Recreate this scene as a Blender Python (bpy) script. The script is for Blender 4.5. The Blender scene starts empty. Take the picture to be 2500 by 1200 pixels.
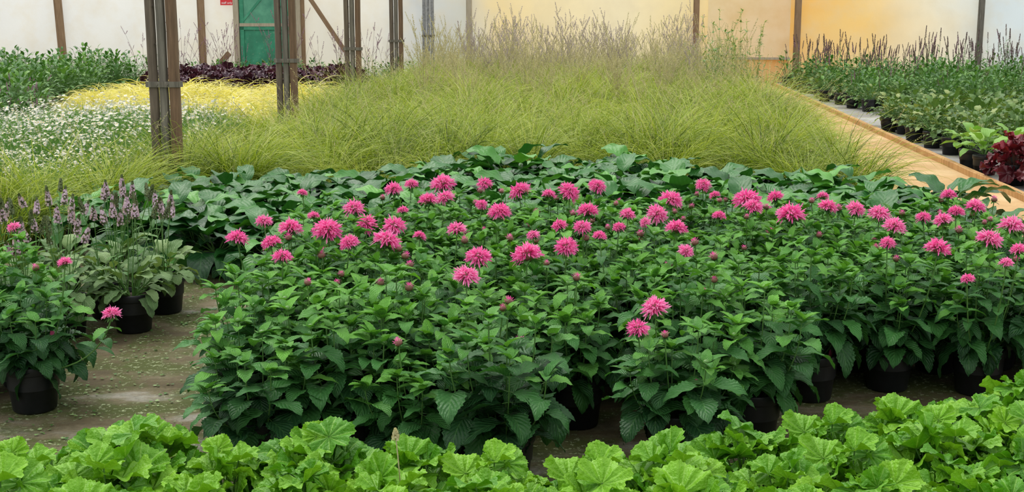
import bpy, math, random
import numpy as np
from mathutils import Vector, Matrix
random.seed(7)
SC=bpy.context.scene
COL=SC.collection
pi=math.pi

# ------------------------------------------------------------------ materials
def newmat(name):
    m=bpy.data.materials.new(name); m.use_nodes=True
    nt=m.node_tree; nt.nodes.clear()
    return m,nt
def N(nt,t,**k):
    n=nt.nodes.new(t)
    for a,b in k.items(): setattr(n,a,b)
    return n
def setin(nt,sock,v):
    if hasattr(v,'is_output') or isinstance(v,bpy.types.NodeSocket): nt.links.new(v,sock)
    else: sock.default_value=v
def math_(nt,op,a,b=0.0,c=0.0):
    n=N(nt,'ShaderNodeMath',operation=op)
    setin(nt,n.inputs[0],a); setin(nt,n.inputs[1],b); setin(nt,n.inputs[2],c)
    return n.outputs[0]
def mix(nt,f,a,b,bt='MIX'):
    n=N(nt,'ShaderNodeMix',data_type='RGBA',blend_type=bt)
    def c(v): return v if isinstance(v,bpy.types.NodeSocket) else (tuple(v)+(1,) if len(v)==3 else v)
    setin(nt,n.inputs[0],f); setin(nt,n.inputs[6],c(a)); setin(nt,n.inputs[7],c(b))
    return n.outputs[2]
def noise(nt,scale,detail=3,vec=None,rough=.55):
    n=N(nt,'ShaderNodeTexNoise'); n.inputs['Scale'].default_value=scale; n.inputs['Detail'].default_value=detail
    n.inputs['Roughness'].default_value=rough
    if vec is not None: nt.links.new(vec,n.inputs['Vector'])
    return n.outputs[0]
def maprange(nt,v,a,b,c=0,d=1):
    n=N(nt,'ShaderNodeMapRange'); setin(nt,n.inputs[0],v)
    for i,x in enumerate((a,b,c,d)): n.inputs[i+1].default_value=x
    return n.outputs[0]
def ramp(nt,f,stops,interp='LINEAR'):
    n=N(nt,'ShaderNodeValToRGB'); setin(nt,n.inputs[0],f)
    cr=n.color_ramp; cr.interpolation=interp
    while len(cr.elements)>1: cr.elements.remove(cr.elements[-1])
    cr.elements[0].position=stops[0][0]; cr.elements[0].color=tuple(stops[0][1])+(1,)
    for p,c in stops[1:]:
        e=cr.elements.new(p); e.color=tuple(c)+(1,)
    return n.outputs[0]
def finish(nt,col,rough=.5,bump=None,bstr=.3,bdist=.01,trans=0,transcol=None,spec=.5,metal=0):
    b=N(nt,'ShaderNodeBsdfPrincipled'); setin(nt,b.inputs['Base Color'],col if isinstance(col,bpy.types.NodeSocket) else tuple(col)+(1,))
    setin(nt,b.inputs['Roughness'],rough); b.inputs['Specular IOR Level'].default_value=spec; b.inputs['Metallic'].default_value=metal
    if bump is not None:
        bn=N(nt,'ShaderNodeBump'); bn.inputs['Strength'].default_value=bstr; bn.inputs['Distance'].default_value=bdist
        nt.links.new(bump,bn.inputs['Height']); nt.links.new(bn.outputs[0],b.inputs['Normal'])
    o=N(nt,'ShaderNodeOutputMaterial'); out=b.outputs[0]
    if trans>0:
        t=N(nt,'ShaderNodeBsdfTranslucent'); setin(nt,t.inputs[0],transcol if transcol is not None else (col if isinstance(col,bpy.types.NodeSocket) else tuple(col)+(1,)))
        ms=N(nt,'ShaderNodeMixShader'); ms.inputs[0].default_value=trans
        nt.links.new(out,ms.inputs[1]); nt.links.new(t.outputs[0],ms.inputs[2]); out=ms.outputs[0]
    nt.links.new(out,o.inputs[0])

def leafmat(name,dark,mid,light,rough=.42,vein='pinnate',nv=7,slope=.45,vcol=None,vamt=.45,trans=.22,bstr=.5,spec=.35,inst=.25,bdist=.006):
    m,nt=newmat(name)
    at=N(nt,'ShaderNodeAttribute',attribute_name='tint').outputs['Fac']
    oi=N(nt,'ShaderNodeObjectInfo').outputs['Random']
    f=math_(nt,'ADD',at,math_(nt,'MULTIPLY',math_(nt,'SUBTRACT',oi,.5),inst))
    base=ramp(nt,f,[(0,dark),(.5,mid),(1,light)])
    bump=None
    if vein:
        uv=N(nt,'ShaderNodeTexCoord').outputs['UV']
        sx=N(nt,'ShaderNodeSeparateXYZ'); nt.links.new(uv,sx.inputs[0])
        u,v=sx.outputs[0],sx.outputs[1]
        if vein=='pinnate':
            a=math_(nt,'ABSOLUTE',math_(nt,'MULTIPLY_ADD',u,2.0,-1.0))
            s=math_(nt,'MULTIPLY',math_(nt,'SUBTRACT',v,math_(nt,'MULTIPLY',a,slope)),float(nv))
            pp=math_(nt,'PINGPONG',s,.5)
            side=maprange(nt,pp,.0,.10,1,0)
            midr=maprange(nt,a,.02,.07,1,0)
            vv=math_(nt,'MAXIMUM',side,midr)
        elif vein=='parallel':
            pp=math_(nt,'PINGPONG',math_(nt,'MULTIPLY',u,float(nv)),.5)
            vv=maprange(nt,pp,0,.12,1,0)
        else:
            pp=math_(nt,'PINGPONG',math_(nt,'MULTIPLY',u,float(nv)),.5)
            w=maprange(nt,v,0,1,.16,.035)
            vv=maprange(nt,math_(nt,'DIVIDE',pp,w),.3,1,1,0)
        tc=N(nt,'ShaderNodeTexCoord').outputs['Object']
        nz=noise(nt,70,3,tc)
        bump=math_(nt,'ADD',pp,math_(nt,'MULTIPLY',nz,1.0))
        vc=vcol if vcol else tuple(min(1,c*1.9+.03) for c in mid)
        base=mix(nt,math_(nt,'MULTIPLY',vv,vamt),base,vc)
    tr=mix(nt,1.0,base,(1.0,1.0,.45),'MULTIPLY')
    if name in('pink_petal','white_petal'): tr=base
    finish(nt,base,rough,bump,bstr,bdist,trans,tr,spec)
    return m

M={}
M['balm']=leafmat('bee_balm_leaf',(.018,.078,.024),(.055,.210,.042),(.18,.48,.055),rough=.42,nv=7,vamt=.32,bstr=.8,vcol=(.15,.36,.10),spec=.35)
M['stem']=leafmat('green_stem',(.06,.15,.03),(.1,.22,.05),(.15,.3,.06),vein=None,trans=0)
M['redstem']=leafmat('red_stem',(.09,.03,.03),(.12,.05,.04),(.15,.1,.06),vein=None,trans=0)
M['pink']=leafmat('pink_petal',(.78,.05,.32),(.96,.15,.48),(1,.46,.72),rough=.7,vein=None,trans=.35,inst=.2,spec=.15)
M['calyx']=leafmat('flower_calyx',(.10,.08,.03),(.2,.09,.06),(.3,.1,.1),vein=None,trans=.1)
M['bright']=leafmat('bright_leaf',(.018,.095,.004),(.085,.285,.010),(.25,.52,.028),rough=.40,vein='palmate',nv=9,vamt=.40,vcol=(.33,.57,.10),trans=.20,bstr=1.0,inst=.25,spec=.35,bdist=.009)
M['broad']=leafmat('broad_dark_leaf',(.010,.060,.014),(.032,.160,.024),(.11,.35,.04),rough=.36,nv=6,vamt=.25,bstr=.5,vcol=(.08,.26,.06),trans=.15,spec=.38)
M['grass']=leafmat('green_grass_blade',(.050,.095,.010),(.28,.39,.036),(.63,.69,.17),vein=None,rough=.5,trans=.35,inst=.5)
M['seed']=leafmat('grass_seedhead',(.36,.31,.17),(.52,.47,.28),(.68,.62,.42),vein=None,rough=.7,trans=.3)
M['yellow']=leafmat('golden_grass_blade',(.42,.40,.05),(.78,.71,.20),(.93,.88,.42),vein=None,rough=.5,trans=.35)
M['fine']=leafmat('fine_green_foliage',(.03,.10,.02),(.08,.22,.04),(.2,.38,.08),vein=None,rough=.5,trans=.3)
M['white']=leafmat('white_petal',(.75,.75,.72),(.85,.85,.82),(.9,.88,.85),vein=None,rough=.6,trans=.2)
M['ycore']=leafmat('daisy_center',(.7,.5,.03),(.75,.55,.05),(.8,.6,.05),vein=None,trans=0)
M['purpleleaf']=leafmat('purple_leaf',(.015,.006,.012),(.05,.015,.03),(.12,.035,.06),rough=.35,vein='palmate',nv=7,vamt=.2,vcol=(.12,.04,.07),trans=.1)
M['redleaf']=leafmat('crimson_leaf',(.04,.005,.008),(.12,.010,.018),(.27,.022,.038),rough=.38,vein='palmate',nv=7,vamt=.35,vcol=(.05,.01,.015),trans=.12)
M['green']=leafmat('mid_green_leaf',(.03,.10,.02),(.08,.22,.04),(.21,.40,.08),rough=.4,nv=6,vamt=.3,trans=.2)
M['strawb']=leafmat('crinkled_leaf',(.04,.10,.025),(.13,.24,.055),(.42,.46,.17),rough=.42,nv=6,vamt=.3,trans=.2)
M['hosta']=leafmat('pale_hosta_leaf',(.13,.30,.04),(.24,.46,.08),(.5,.64,.22),rough=.4,vein='parallel',nv=9,vamt=.3,trans=.25)
M['greyleaf']=leafmat('grey_green_leaf',(.06,.14,.035),(.15,.28,.09),(.32,.46,.18),rough=.5,nv=8,vamt=.4,vcol=(.36,.46,.26),trans=.2,bstr=.8)
M['spikeg']=leafmat('spike_bud',(.05,.07,.02),(.10,.14,.045),(.17,.20,.08),vein=None,trans=.05)
M['lilac']=leafmat('lilac_floret',(.50,.33,.48),(.70,.52,.68),(.85,.72,.83),vein=None,trans=.3)
M['mauve']=leafmat('mauve_floret',(.18,.09,.16),(.30,.17,.26),(.44,.28,.38),vein=None,trans=.2)
M['haze']=leafmat('lavender_floret',(.30,.24,.32),(.43,.36,.45),(.57,.50,.57),vein=None,trans=.4)
M['darkspike']=leafmat('dark_spike',(.06,.035,.035),(.13,.08,.075),(.22,.15,.13),vein=None,trans=.1)

def simple(name,col,rough=.5,var=.25,scale=8,bstr=.2,metal=0,spec=.5):
    m,nt=newmat(name)
    tc=N(nt,'ShaderNodeTexCoord').outputs['Object']
    nz=noise(nt,scale,5,tc)
    c=mix(nt,maprange(nt,nz,.3,.7),tuple(x*(1-var) for x in col),tuple(min(1,x*(1+var)) for x in col))
    finish(nt,c,rough,nz,bstr,.004,metal=metal,spec=spec)
    return m
M['pot']=simple('black_plastic',(.010,.011,.013),.45,.3,30,.05,spec=.4)
M['soil']=simple('potting_soil',(.06,.042,.03),.95,.6,60,1.0)
M['tag']=simple('plant_tag',(.35,.05,.12),.4,.1)
M['signred']=simple('sign_red',(.75,.02,.03),.4,.05)
M['signwhite']=simple('sign_white',(.9,.9,.9),.5,.03)
M['steel']=simple('galvanised_steel',(.25,.25,.25),.5,.3,20,.1,metal=.3)

def wood(name,a,b,c,scale=1.0):
    m,nt=newmat(name)
    tc=N(nt,'ShaderNodeTexCoord').outputs['Object']
    mp=N(nt,'ShaderNodeMapping'); nt.links.new(tc,mp.inputs[0]); mp.inputs['Scale'].default_value=(14*scale,14*scale,1.1*scale)
    n1=noise(nt,2.5,6,mp.outputs[0],.65)
    n2=noise(nt,1.6,4,tc)
    col=ramp(nt,n1,[(.25,a),(.5,b),(.75,c)])
    col=mix(nt,maprange(nt,n2,.4,.7,0,.5),col,a)
    finish(nt,col,.75,n1,.4,.01)
    return m
M['postbrown']=wood('weathered_brown_post',(.06,.045,.03),(.13,.10,.07),(.22,.175,.125))
M['postgrey']=wood('weathered_grey_post',(.07,.062,.048),(.15,.135,.105),(.27,.25,.20))
M['postrust']=wood('rusty_brown_post',(.07,.04,.02),(.16,.095,.05),(.26,.16,.09))
M['timber']=wood('brown_timber',(.14,.085,.04),(.28,.17,.09),(.38,.26,.15))
M['paletimber']=wood('pale_timber',(.32,.26,.17),(.46,.39,.28),(.58,.5,.38))
M['curb']=wood('orange_curb',(.28,.14,.04),(.50,.28,.10),(.62,.40,.17),.6)

# ------------------------------------------------------------------ mesh builder
class MB:
    def __init__(s): s.V=[];s.Fc=[];s.U=[];s.T=[];s.Mi=[];s.n=0
    def add(s,V,Fc,U=None,mat=0,tint=.5):
        V=np.asarray(V,float); k=len(V)
        s.V.append(V); Fc=np.asarray(Fc,int)
        s.Fc.append(Fc+s.n)
        s.U.append(np.asarray(U,float) if U is not None else np.zeros((k,2)))
        s.T.append(np.broadcast_to(np.asarray(tint,float),(k,)).copy())
        s.Mi.append(np.full(len(Fc),mat)); s.n+=k
    def mesh(s,name,mats,smooth=True):
        V=np.concatenate(s.V); U=np.concatenate(s.U); T=np.concatenate(s.T); Mi=np.concatenate(s.Mi)
        loops=np.concatenate([f.ravel() for f in s.Fc]); sizes=np.concatenate([np.full(len(f),f.shape[1]) for f in s.Fc])
        me=bpy.data.meshes.new(name)
        me.vertices.add(len(V)); me.vertices.foreach_set('co',V.astype(np.float32).ravel())
        me.loops.add(len(loops)); me.loops.foreach_set('vertex_index',loops.astype(np.int32))
        me.polygons.add(len(sizes)); st=np.concatenate([[0],np.cumsum(sizes)[:-1]])
        me.polygons.foreach_set('loop_start',st.astype(np.int32))
        me.polygons.foreach_set('material_index',Mi.astype(np.int32))
        me.polygons.foreach_set('use_smooth',np.full(len(sizes),smooth))
        uvl=me.uv_layers.new(name='UVMap'); uvl.data.foreach_set('uv',U[loops].astype(np.float32).ravel())
        at=me.attributes.new('tint','FLOAT','POINT'); at.data.foreach_set('value',T.astype(np.float32))
        for m in mats: me.materials.append(m)
        me.update(calc_edges=True); me.validate()
        return me

def nrm(v): v=np.asarray(v,float); return v/(np.linalg.norm(v)+1e-9)
def frame(d,up=(0,0,1)):
    y=nrm(d); up=np.asarray(up,float)
    if abs(np.dot(y,nrm(up)))>.985: up=np.array([y[1]+.3,-y[0]+.2,.1])
    x=nrm(np.cross(y,up)); z=np.cross(x,y)
    return np.stack([x,y,z],1)
def xf(V,R,p,s=1.0): return (V*s)@R.T+np.asarray(p)

def grid_faces(nr,nc):
    i=np.arange(nr-1)[:,None]*nc+np.arange(nc-1)[None,:]
    i=i.ravel(); return np.stack([i,i+1,i+nc+1,i+nc],1)

def leafT(L,W,ns=8,a=.45,b=.8,curl=.6,fold=.2,teeth=0,wave=0,rng=None,twist=0):
    t=np.linspace(0,1,ns+1)
    pk=a/(a+b); nf=pk**a*(1-pk)**b
    w=(t**a)*((1-t)**b)/nf*W/2
    w=np.maximum(w,W*.012)
    ang=-curl*t+curl*.15
    y=np.concatenate([[0],np.cumsum(np.cos(ang[:-1])*L/ns)]); z=np.concatenate([[0],np.cumsum(np.sin(ang[:-1])*L/ns)])
    s=np.array([-1,-.55,0,.55,1.])
    X=s[None,:]*w[:,None]; 
    if teeth:
        alt=np.where(np.arange(ns+1)%2==0,1+teeth,1-teeth); X[:,0]*=alt; X[:,4]*=alt
    Y=np.repeat(y[:,None],5,1); Z=np.repeat(z[:,None],5,1)+fold*np.abs(X)
    if wave: 
        ph=rng.uniform(0,6.28) if rng is not None else 0
        Z+=wave*W*np.abs(s)[None,:]**2*np.sin(t*16+ph)[:,None]*np.sign(s)[None,:]
    if twist:
        th=twist*t[:,None]; X,Z2=X*np.cos(th),X*np.sin(th); Z=Z+Z2
    V=np.stack([X,Y,Z],-1).reshape(-1,3)
    U=np.stack([np.repeat(((s+1)/2)[None,:],ns+1,0),np.repeat(t[:,None],5,1)],-1).reshape(-1,2)
    return V,grid_faces(ns+1,5),U
def lobedT(R,nl=7,na=42,nr=5,depth=.22,cup=.35,ruf=.10,rng=None,notch=.35,cren=.03,fold=0,expo=.5):
    ph=np.linspace(-pi+notch,pi-notch,na+1)   # 0 = +Y
    u=(ph+pi)/(2*pi)+.5/nl
    rad=R*(1-depth+depth*np.abs(np.cos(nl*ph/2.0))**expo)*(1+.10*np.cos(ph))*(1+cren*np.where(np.arange(na+1)%2==0,1,-1))
    rr=np.linspace(0.02,1,nr+1)
    r=rr[:,None]*rad[None,:]
    k,k2=(rng.uniform(0,6.28,2)) if rng is not None else (0,0)
    Z=cup*R*(rr[:,None]**2)*(1+0*ph[None,:])*.6-ruf*R*(rr[:,None]**2)*np.cos(nl*ph)[None,:]+.18*R*(rr[:,None]**2)*np.sin(2*ph+k)[None,:]+.12*R*(rr[:,None]**3)*np.sin(5*ph+k2)[None,:]-.35*R*(np.maximum(0,rr-.72)[:,None]**1)*1.2
    Xc=r*np.sin(ph)[None,:]
    Z=Z+fold*np.abs(Xc)
    V=np.stack([Xc,r*np.cos(ph)[None,:]+0*rr[:,None],Z],-1).reshape(-1,3)
    U=np.stack([np.repeat(u[None,:],nr+1,0),np.repeat(rr[:,None],na+1,1)],-1).reshape(-1,2)
    return V,grid_faces(nr+1,na+1),U
def tube(pts,rad,k=5):
    pts=np.asarray(pts,float); n=len(pts); rad=np.broadcast_to(rad,(n,))
    V=[]
    for i in range(n):
        d=pts[min(i+1,n-1)]-pts[max(i-1,0)]
        R=frame(d,(0.2,1,.1))
        a=np.linspace(0,2*pi,k,endpoint=False)
        V.append(pts[i]+rad[i]*(np.cos(a)[:,None]*R[:,0]+np.sin(a)[:,None]*R[:,2]))
    V=np.concatenate(V); F=[]
    for i in range(n-1):
        for j in range(k): F.append((i*k+j,i*k+(j+1)%k,(i+1)*k+(j+1)%k,(i+1)*k+j))
    return V,F
def bez(p0,p1,p2,n):
    t=np.linspace(0,1,n)[:,None]; p0,p1,p2=map(np.asarray,(p0,p1,p2))
    return (1-t)**2*p0+2*t*(1-t)*p1+t*t*p2
def blades(rng,n,r0,L,el,bend,w,S=6,tw=1.0,base=0,az_spread=.5,exp=1.0,grad=(-.15,.15),comb=None):
    az=rng.uniform(0,2*pi,n); rr=r0*np.sqrt(rng.uniform(0,1,n))
    root=np.stack([rr*np.cos(az),rr*np.sin(az),np.full(n,base)],1)
    az2=az+rng.normal(0,az_spread,n)
    if comb is not None:
        k=rng.random(n)<.45; az2=np.where(k,comb+rng.normal(0,.5,n),az2)
    Ls=rng.uniform(*L,n); e0=rng.uniform(*el,n); bd=rng.uniform(*bend,n); dz=rng.normal(0,.35,n)
    P=[root]; D=[]
    for i in range(S):
        s=(i+.5)/S; e=e0-bd*s**exp; aa=az2+dz*s
        d=np.stack([np.cos(e)*np.cos(aa),np.cos(e)*np.sin(aa),np.sin(e)],1); D.append(d)
        P.append(P[-1]+d*(Ls/S)[:,None])
    D.append(D[-1]); t=rng.uniform(-tw,tw,n)
    V=np.zeros((n,S+1,2,3))
    for i in range(S+1):
        s=i/S; side=np.stack([-np.sin(az2),np.cos(az2),np.zeros(n)],1); nor=np.cross(D[i],side)
        sd=side*np.cos(t)[:,None]+nor*np.sin(t)[:,None]
        ww=w*(1-s**2.2)*.5+w*.04
        V[:,i,0]=P[i]-sd*ww; V[:,i,1]=P[i]+sd*ww
    idx=np.arange(n)[:,None]*(2*(S+1)); f=grid_faces(S+1,2)
    F=(idx[:,:,None]+f[None]).reshape(-1,4)
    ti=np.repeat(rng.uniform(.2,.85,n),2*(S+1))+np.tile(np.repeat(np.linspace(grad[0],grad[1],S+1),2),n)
    U=np.tile(np.stack([np.tile([0,1.],S+1),np.repeat(np.linspace(0,1,S+1),2)],1),(n,1))
    return V.reshape(-1,3),F,U,ti,P[-1],D[-1]

# ------------------------------------------------------------------ object helpers
def add_obj(name,data,loc=(0,0,0),rz=0,sc=1,parent=None,rot=None):
    o=bpy.data.objects.new(name,data); COL.objects.link(o)
    o.location=loc; o.rotation_euler=rot if rot else (0,0,rz)
    o.scale=(sc,sc,sc) if not hasattr(sc,'__len__') else sc
    if parent: o.parent=parent
    return o
def empty(name,loc=(0,0,0),rz=0,sc=1):
    o=add_obj(name,None,loc,rz,sc); o.empty_display_size=.1; return o
def box(mb,c,s,mat=0,R=None,bev=0):
    c=np.asarray(c,float); h=np.asarray(s,float)/2
    V=np.array([[x,y,z] for x in(-1,1) for y in(-1,1) for z in(-1,1)])*h
    if R is not None: V=V@np.asarray(R).T
    mb.add(V+c,[(0,1,3,2),(4,6,7,5),(0,4,5,1),(2,3,7,6),(0,2,6,4),(1,5,7,3)],mat=mat)
def lathe(mb,prof,k=28,mat=0,c=(0,0,0),tint=.5):
    n=len(prof); a=np.linspace(0,2*pi,k,endpoint=False)
    V=np.array([[r*math.cos(x)+c[0],r*math.sin(x)+c[1],z+c[2]] for r,z in prof for x in a])
    F=[(i*k+j,i*k+(j+1)%k,(i+1)*k+(j+1)%k,(i+1)*k+j) for i in range(n-1) for j in range(k)]
    mb.add(V,F,mat=mat,tint=tint)
def potmesh(name,rt=.11,rb=.085,h=.2,tag=False,seed=0):
    mb=MB(); w=.004
    lathe(mb,[(0.001,.002),(rb-.006,.002),(rb,.008),(rb+(rt-rb)*.8-.002,h*.80),(rt-.002,h*.81),(rt,h*.83),(rt+.001,h*.97),(rt-.001,h),(rt-w,h),(rt-w-.002,h*.88),(rt-w-.006,h*.5)])
    g=np.random.default_rng(seed); k=28
    prof=[(rt-w-.002,h*.87),(rt*.75,h*.885),(rt*.5,h*.89),(rt*.25,h*.90),(.001,h*.9)]
    a=np.linspace(0,2*pi,k,endpoint=False)
    V=np.array([[r*math.cos(x),r*math.sin(x),z+(g.normal(0,.004) if r<rt*.9 else 0)] for r,z in prof for x in a])
    F=[(i*k+j,i*k+(j+1)%k,(i+1)*k+(j+1)%k,(i+1)*k+j) for i in range(4) for j in range(k)]
    mb.add(V,F,mat=1)
    if tag:
        R=np.array(Matrix.Rotation(.22,3,'Y'))@np.array(Matrix.Rotation(-.1,3,'X'))
        box(mb,(rt*.55,-rt*.55,h+.045),(.016,.0015,.17),mat=2,R=R)
    me=mb.mesh(name,[M['pot'],M['soil'],M['tag']]); return me
POT=[potmesh('pot_mesh',seed=1),potmesh('pot_tag_mesh',tag=True,seed=2)]
POTS=potmesh('small_pot_mesh',.085,.065,.14,seed=3)

def pip(x,y,poly):
    c=False;n=len(poly);j=n-1
    for i in range(n):
        xi,yi=poly[i];xj,yj=poly[j]
        if (yi>y)!=(yj>y) and x<(xj-xi)*(y-yi)/(yj-yi)+xi: c=not c
        j=i
    return c
def scatter(poly,sp,jit,rng):
    xs=[p[0] for p in poly]; ys=[p[1] for p in poly]; out=[]; r=0; y=min(ys)
    while y<max(ys):
        x=min(xs)+(sp/2 if r%2 else 0)
        while x<max(xs):
            px,py=x+rng.normal(0,jit),y+rng.normal(0,jit)
            if pip(px,py,poly): out.append((px,py))
            x+=sp
        y+=sp*.87; r+=1
    return out
POSTS=[(-2.83,10.4),(-2.64,15.0),(-2.38,19.2),(-2.12,23.6),(-1.80,27.7),(10.6,26.2)]
def clear(x,y,r=.22): return all((x-a)**2+(y-b)**2>r*r for a,b in POSTS)
def scatter_plants(name,poly,sp,jit,meshes,rng,pot=None,smin=.85,smax=1.15,extra=None,potfrac=1):
    for x,y in scatter(poly,sp,jit,rng):
        e=empty(name,(x,y,0),0); k=rng.integers(len(meshes))
        add_obj('foliage',meshes[k],(0,0,0),rng.uniform(0,6.28),rng.uniform(smin,smax),e)
        if pot: add_obj('pot',pot,parent=e)
def scatter_bed(name,poly,sp,jit,meshes,rng,smin=.85,smax=1.15,child='clump',mod=None):
    e=empty(name,(poly[0][0],poly[0][1],0)); ox,oy=poly[0]
    for x,y in scatter(poly,sp,jit,rng):
        if not clear(x,y): continue
        s=rng.uniform(smin,smax)
        if mod: s*=mod(x,y)
        add_obj(child,meshes[rng.integers(len(meshes))],(x-ox,y-oy,0),rng.uniform(0,6.28),s,e)
    return e

# ------------------------------------------------------------------ plants
def add_leaf(mb,rng,p,d,L,W,mat=0,tint=.5,up=(0,0,1),**k):
    V,F,U=leafT(L,W,rng=rng,**k)
    mb.add(xf(V,frame(d,up),p),F,U,mat,tint)

def bee_balm(seed,top=.60,nst=11,spread=.185):
    rng=np.random.default_rng(seed); mb=MB(); z0=.18
    for s in range(nst):
        az=s/nst*2*pi*2.618+rng.normal(0,.2); rr=spread*math.sqrt((s+.5)/nst)
        base=np.array([.35*rr*math.cos(az),.35*rr*math.sin(az),z0])
        hh=(top-z0)*rng.uniform(.72,1.06)*(1-.25*(rr/spread)**2)
        tip=np.array([rr*1.1*math.cos(az),rr*1.1*math.sin(az),z0+hh])
        mid=(base+tip)/2+np.array([.35*rr*math.cos(az),.35*rr*math.sin(az),-.02])
        pts=bez(base,mid,tip,9); V,F=tube(pts,np.linspace(.0035,.002,9),4); mb.add(V,F,mat=1,tint=.3)
        nn=rng.integers(5,8); rot=rng.uniform(0,pi)
        for i in range(nn):
            t=.20+.74*i/(nn-1); p=bez(base,mid,tip,50)[int(t*49)]
            rot+=pi/2+rng.normal(0,.2)
            sz=(1.0 if t<.6 else 1.0-.35*(t-.6)/.3)*rng.uniform(.75,1.15)
            for q in (0,pi):
                a=rot+q+rng.normal(0,.12)
                el=math.radians(-34+56*t+rng.normal(0,15))
                d=np.array([math.cos(a)*math.cos(el),math.sin(a)*math.cos(el),math.sin(el)])
                pet=.02*sz; pp=p+d*pet
                V,F=tube([p,pp],[.0015,.0012],3); mb.add(V,F,mat=1,tint=.4)
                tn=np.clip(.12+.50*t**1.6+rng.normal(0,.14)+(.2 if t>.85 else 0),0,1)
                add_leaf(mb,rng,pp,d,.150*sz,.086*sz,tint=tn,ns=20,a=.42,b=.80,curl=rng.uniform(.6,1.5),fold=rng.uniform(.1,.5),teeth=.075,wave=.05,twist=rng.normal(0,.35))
        for i in range(6):
            a=rng.uniform(0,6.28); el=math.radians(rng.uniform(10,65))
            d=np.array([math.cos(a)*math.cos(el),math.sin(a)*math.cos(el),math.sin(el)])
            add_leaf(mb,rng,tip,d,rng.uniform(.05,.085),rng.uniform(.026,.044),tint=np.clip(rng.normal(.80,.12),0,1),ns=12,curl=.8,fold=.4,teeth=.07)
        if rng.random()<.45:
            lathe(mb,[(.001,-.004),(.009,0),(.012,.006),(.008,.014),(.001,.017)],10,1,tip+np.array([0,0,.004]))
    for i in range(16):
        a=i*2.39996+rng.normal(0,.2); r=rng.uniform(.05,.12); el=math.radians(rng.uniform(-40,5))
        p=np.array([r*math.cos(a),r*math.sin(a),rng.uniform(.26,.37)])
        d=np.array([math.cos(a)*math.cos(el),math.sin(a)*math.cos(el),math.sin(el)])
        V,F=tube([np.array([r*.4*math.cos(a),r*.4*math.sin(a),.185]),p],.0015,3); mb.add(V,F,mat=1)
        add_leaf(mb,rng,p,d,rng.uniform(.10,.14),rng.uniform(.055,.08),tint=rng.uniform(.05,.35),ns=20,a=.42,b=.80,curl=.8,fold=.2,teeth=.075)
    return mb.mesh('bee_balm_foliage',[M['balm'],M['stem']])
BALM=[bee_balm(i,nst=[11,10,12,11,10,12][i]) for i in range(6)]

def balm_head(seed,n=130):
    rng=np.random.default_rng(seed); mb=MB()
    lathe(mb,[(.001,-.22),(.08,-.20),(.16,-.10),(.19,.0),(.16,.10),(.08,.16),(.001,.18)],12,1)
    for i in range(n):
        t=(i+.5)/n; el=math.asin(-.28+1.28*t); a=i*2.39996+rng.normal(0,.25)
        d=np.array([math.cos(a)*math.cos(el),math.sin(a)*math.cos(el),math.sin(el)*.85])
        ln=rng.uniform(.26,.50)*(1-.18*t)
        S=5; s=np.linspace(0,1,S)[:,None]
        side=nrm(np.cross(d,rng.normal(0,1,3))); nor=nrm(np.cross(d,side))
        c=rng.normal(0,.09); c2=rng.uniform(-.12,.03)
        pts=d*.12+d*ln*s*.9+nor*c*s**2+np.array([0,0,c2])*s**2+rng.normal(0,.014,3)*s
        w=np.array([.008,.011,.016,.025,.008])[:,None]*rng.uniform(.85,1.25)
        V=np.stack([pts-side*w,pts+nor*w*.7,pts+side*w],1).reshape(-1,3)
        mb.add(V,grid_faces(S,3),mat=0,tint=np.clip(np.repeat(np.linspace(.05,.8,S),3)+rng.normal(0,.16),0,1))
        tip=pts[3]; lip=nrm(d+np.array([0,0,-.9])+rng.normal(0,.3,3))*.075
        V=np.array([tip-side*.014,tip+side*.014,tip+lip+side*.009,tip+lip-side*.009]); mb.add(V,[(0,1,2,3)],mat=0,tint=.85)
    for i in range(9):
        a=i*2*pi/9+rng.normal(0,.2); el=rng.uniform(-.5,.05)
        d=np.array([math.cos(a)*math.cos(el),math.sin(a)*math.cos(el),math.sin(el)])
        add_leaf(mb,rng,np.array([0,0,-.18]),d,rng.uniform(.35,.6),rng.uniform(.14,.22),mat=2,tint=rng.uniform(.4,.8),ns=6,curl=.7,fold=.2)
    return mb.mesh('bee_balm_head',[M['pink'],M['calyx'],M['balm']])
HEAD=[balm_head(i,n) for i,n in enumerate((230,200,240,180))]
def balm_bud(seed):
    rng=np.random.default_rng(seed); mb=MB()
    lathe(mb,[(.001,-.3),(.18,-.26),(.34,-.1),(.36,.06),(.26,.2),(.1,.28),(.001,.3)],14,1,tint=.4)
    for i in range(26):
        t=(i+.5)/26; el=.2+1.2*t; a=i*2.39996
        d=np.array([math.cos(a)*math.cos(el),math.sin(a)*math.cos(el),math.sin(el)]); q=d*.3
        s=nrm(np.cross(d,(.1,.2,1))); e=d*rng.uniform(.42,.62)
        mb.add([q-s*.03,q+s*.03,e+s*.025,e-s*.025],[(0,1,2,3)],mat=0,tint=rng.uniform(.1,.7))
    for i in range(9):
        a=i*2*pi/9+rng.normal(0,.2); el=rng.uniform(-.3,.4)
        d=np.array([math.cos(a)*math.cos(el),math.sin(a)*math.cos(el),math.sin(el)])
        add_leaf(mb,rng,np.array([0,0,-.26]),d,rng.uniform(.6,1.1),rng.uniform(.3,.4),mat=2,tint=rng.uniform(.4,.8),ns=6,curl=.5,fold=.2)
    return mb.mesh('bee_balm_bud',[M['pink'],M['calyx'],M['balm']])
BUDS=[balm_bud(i) for i in range(2)]

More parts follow.
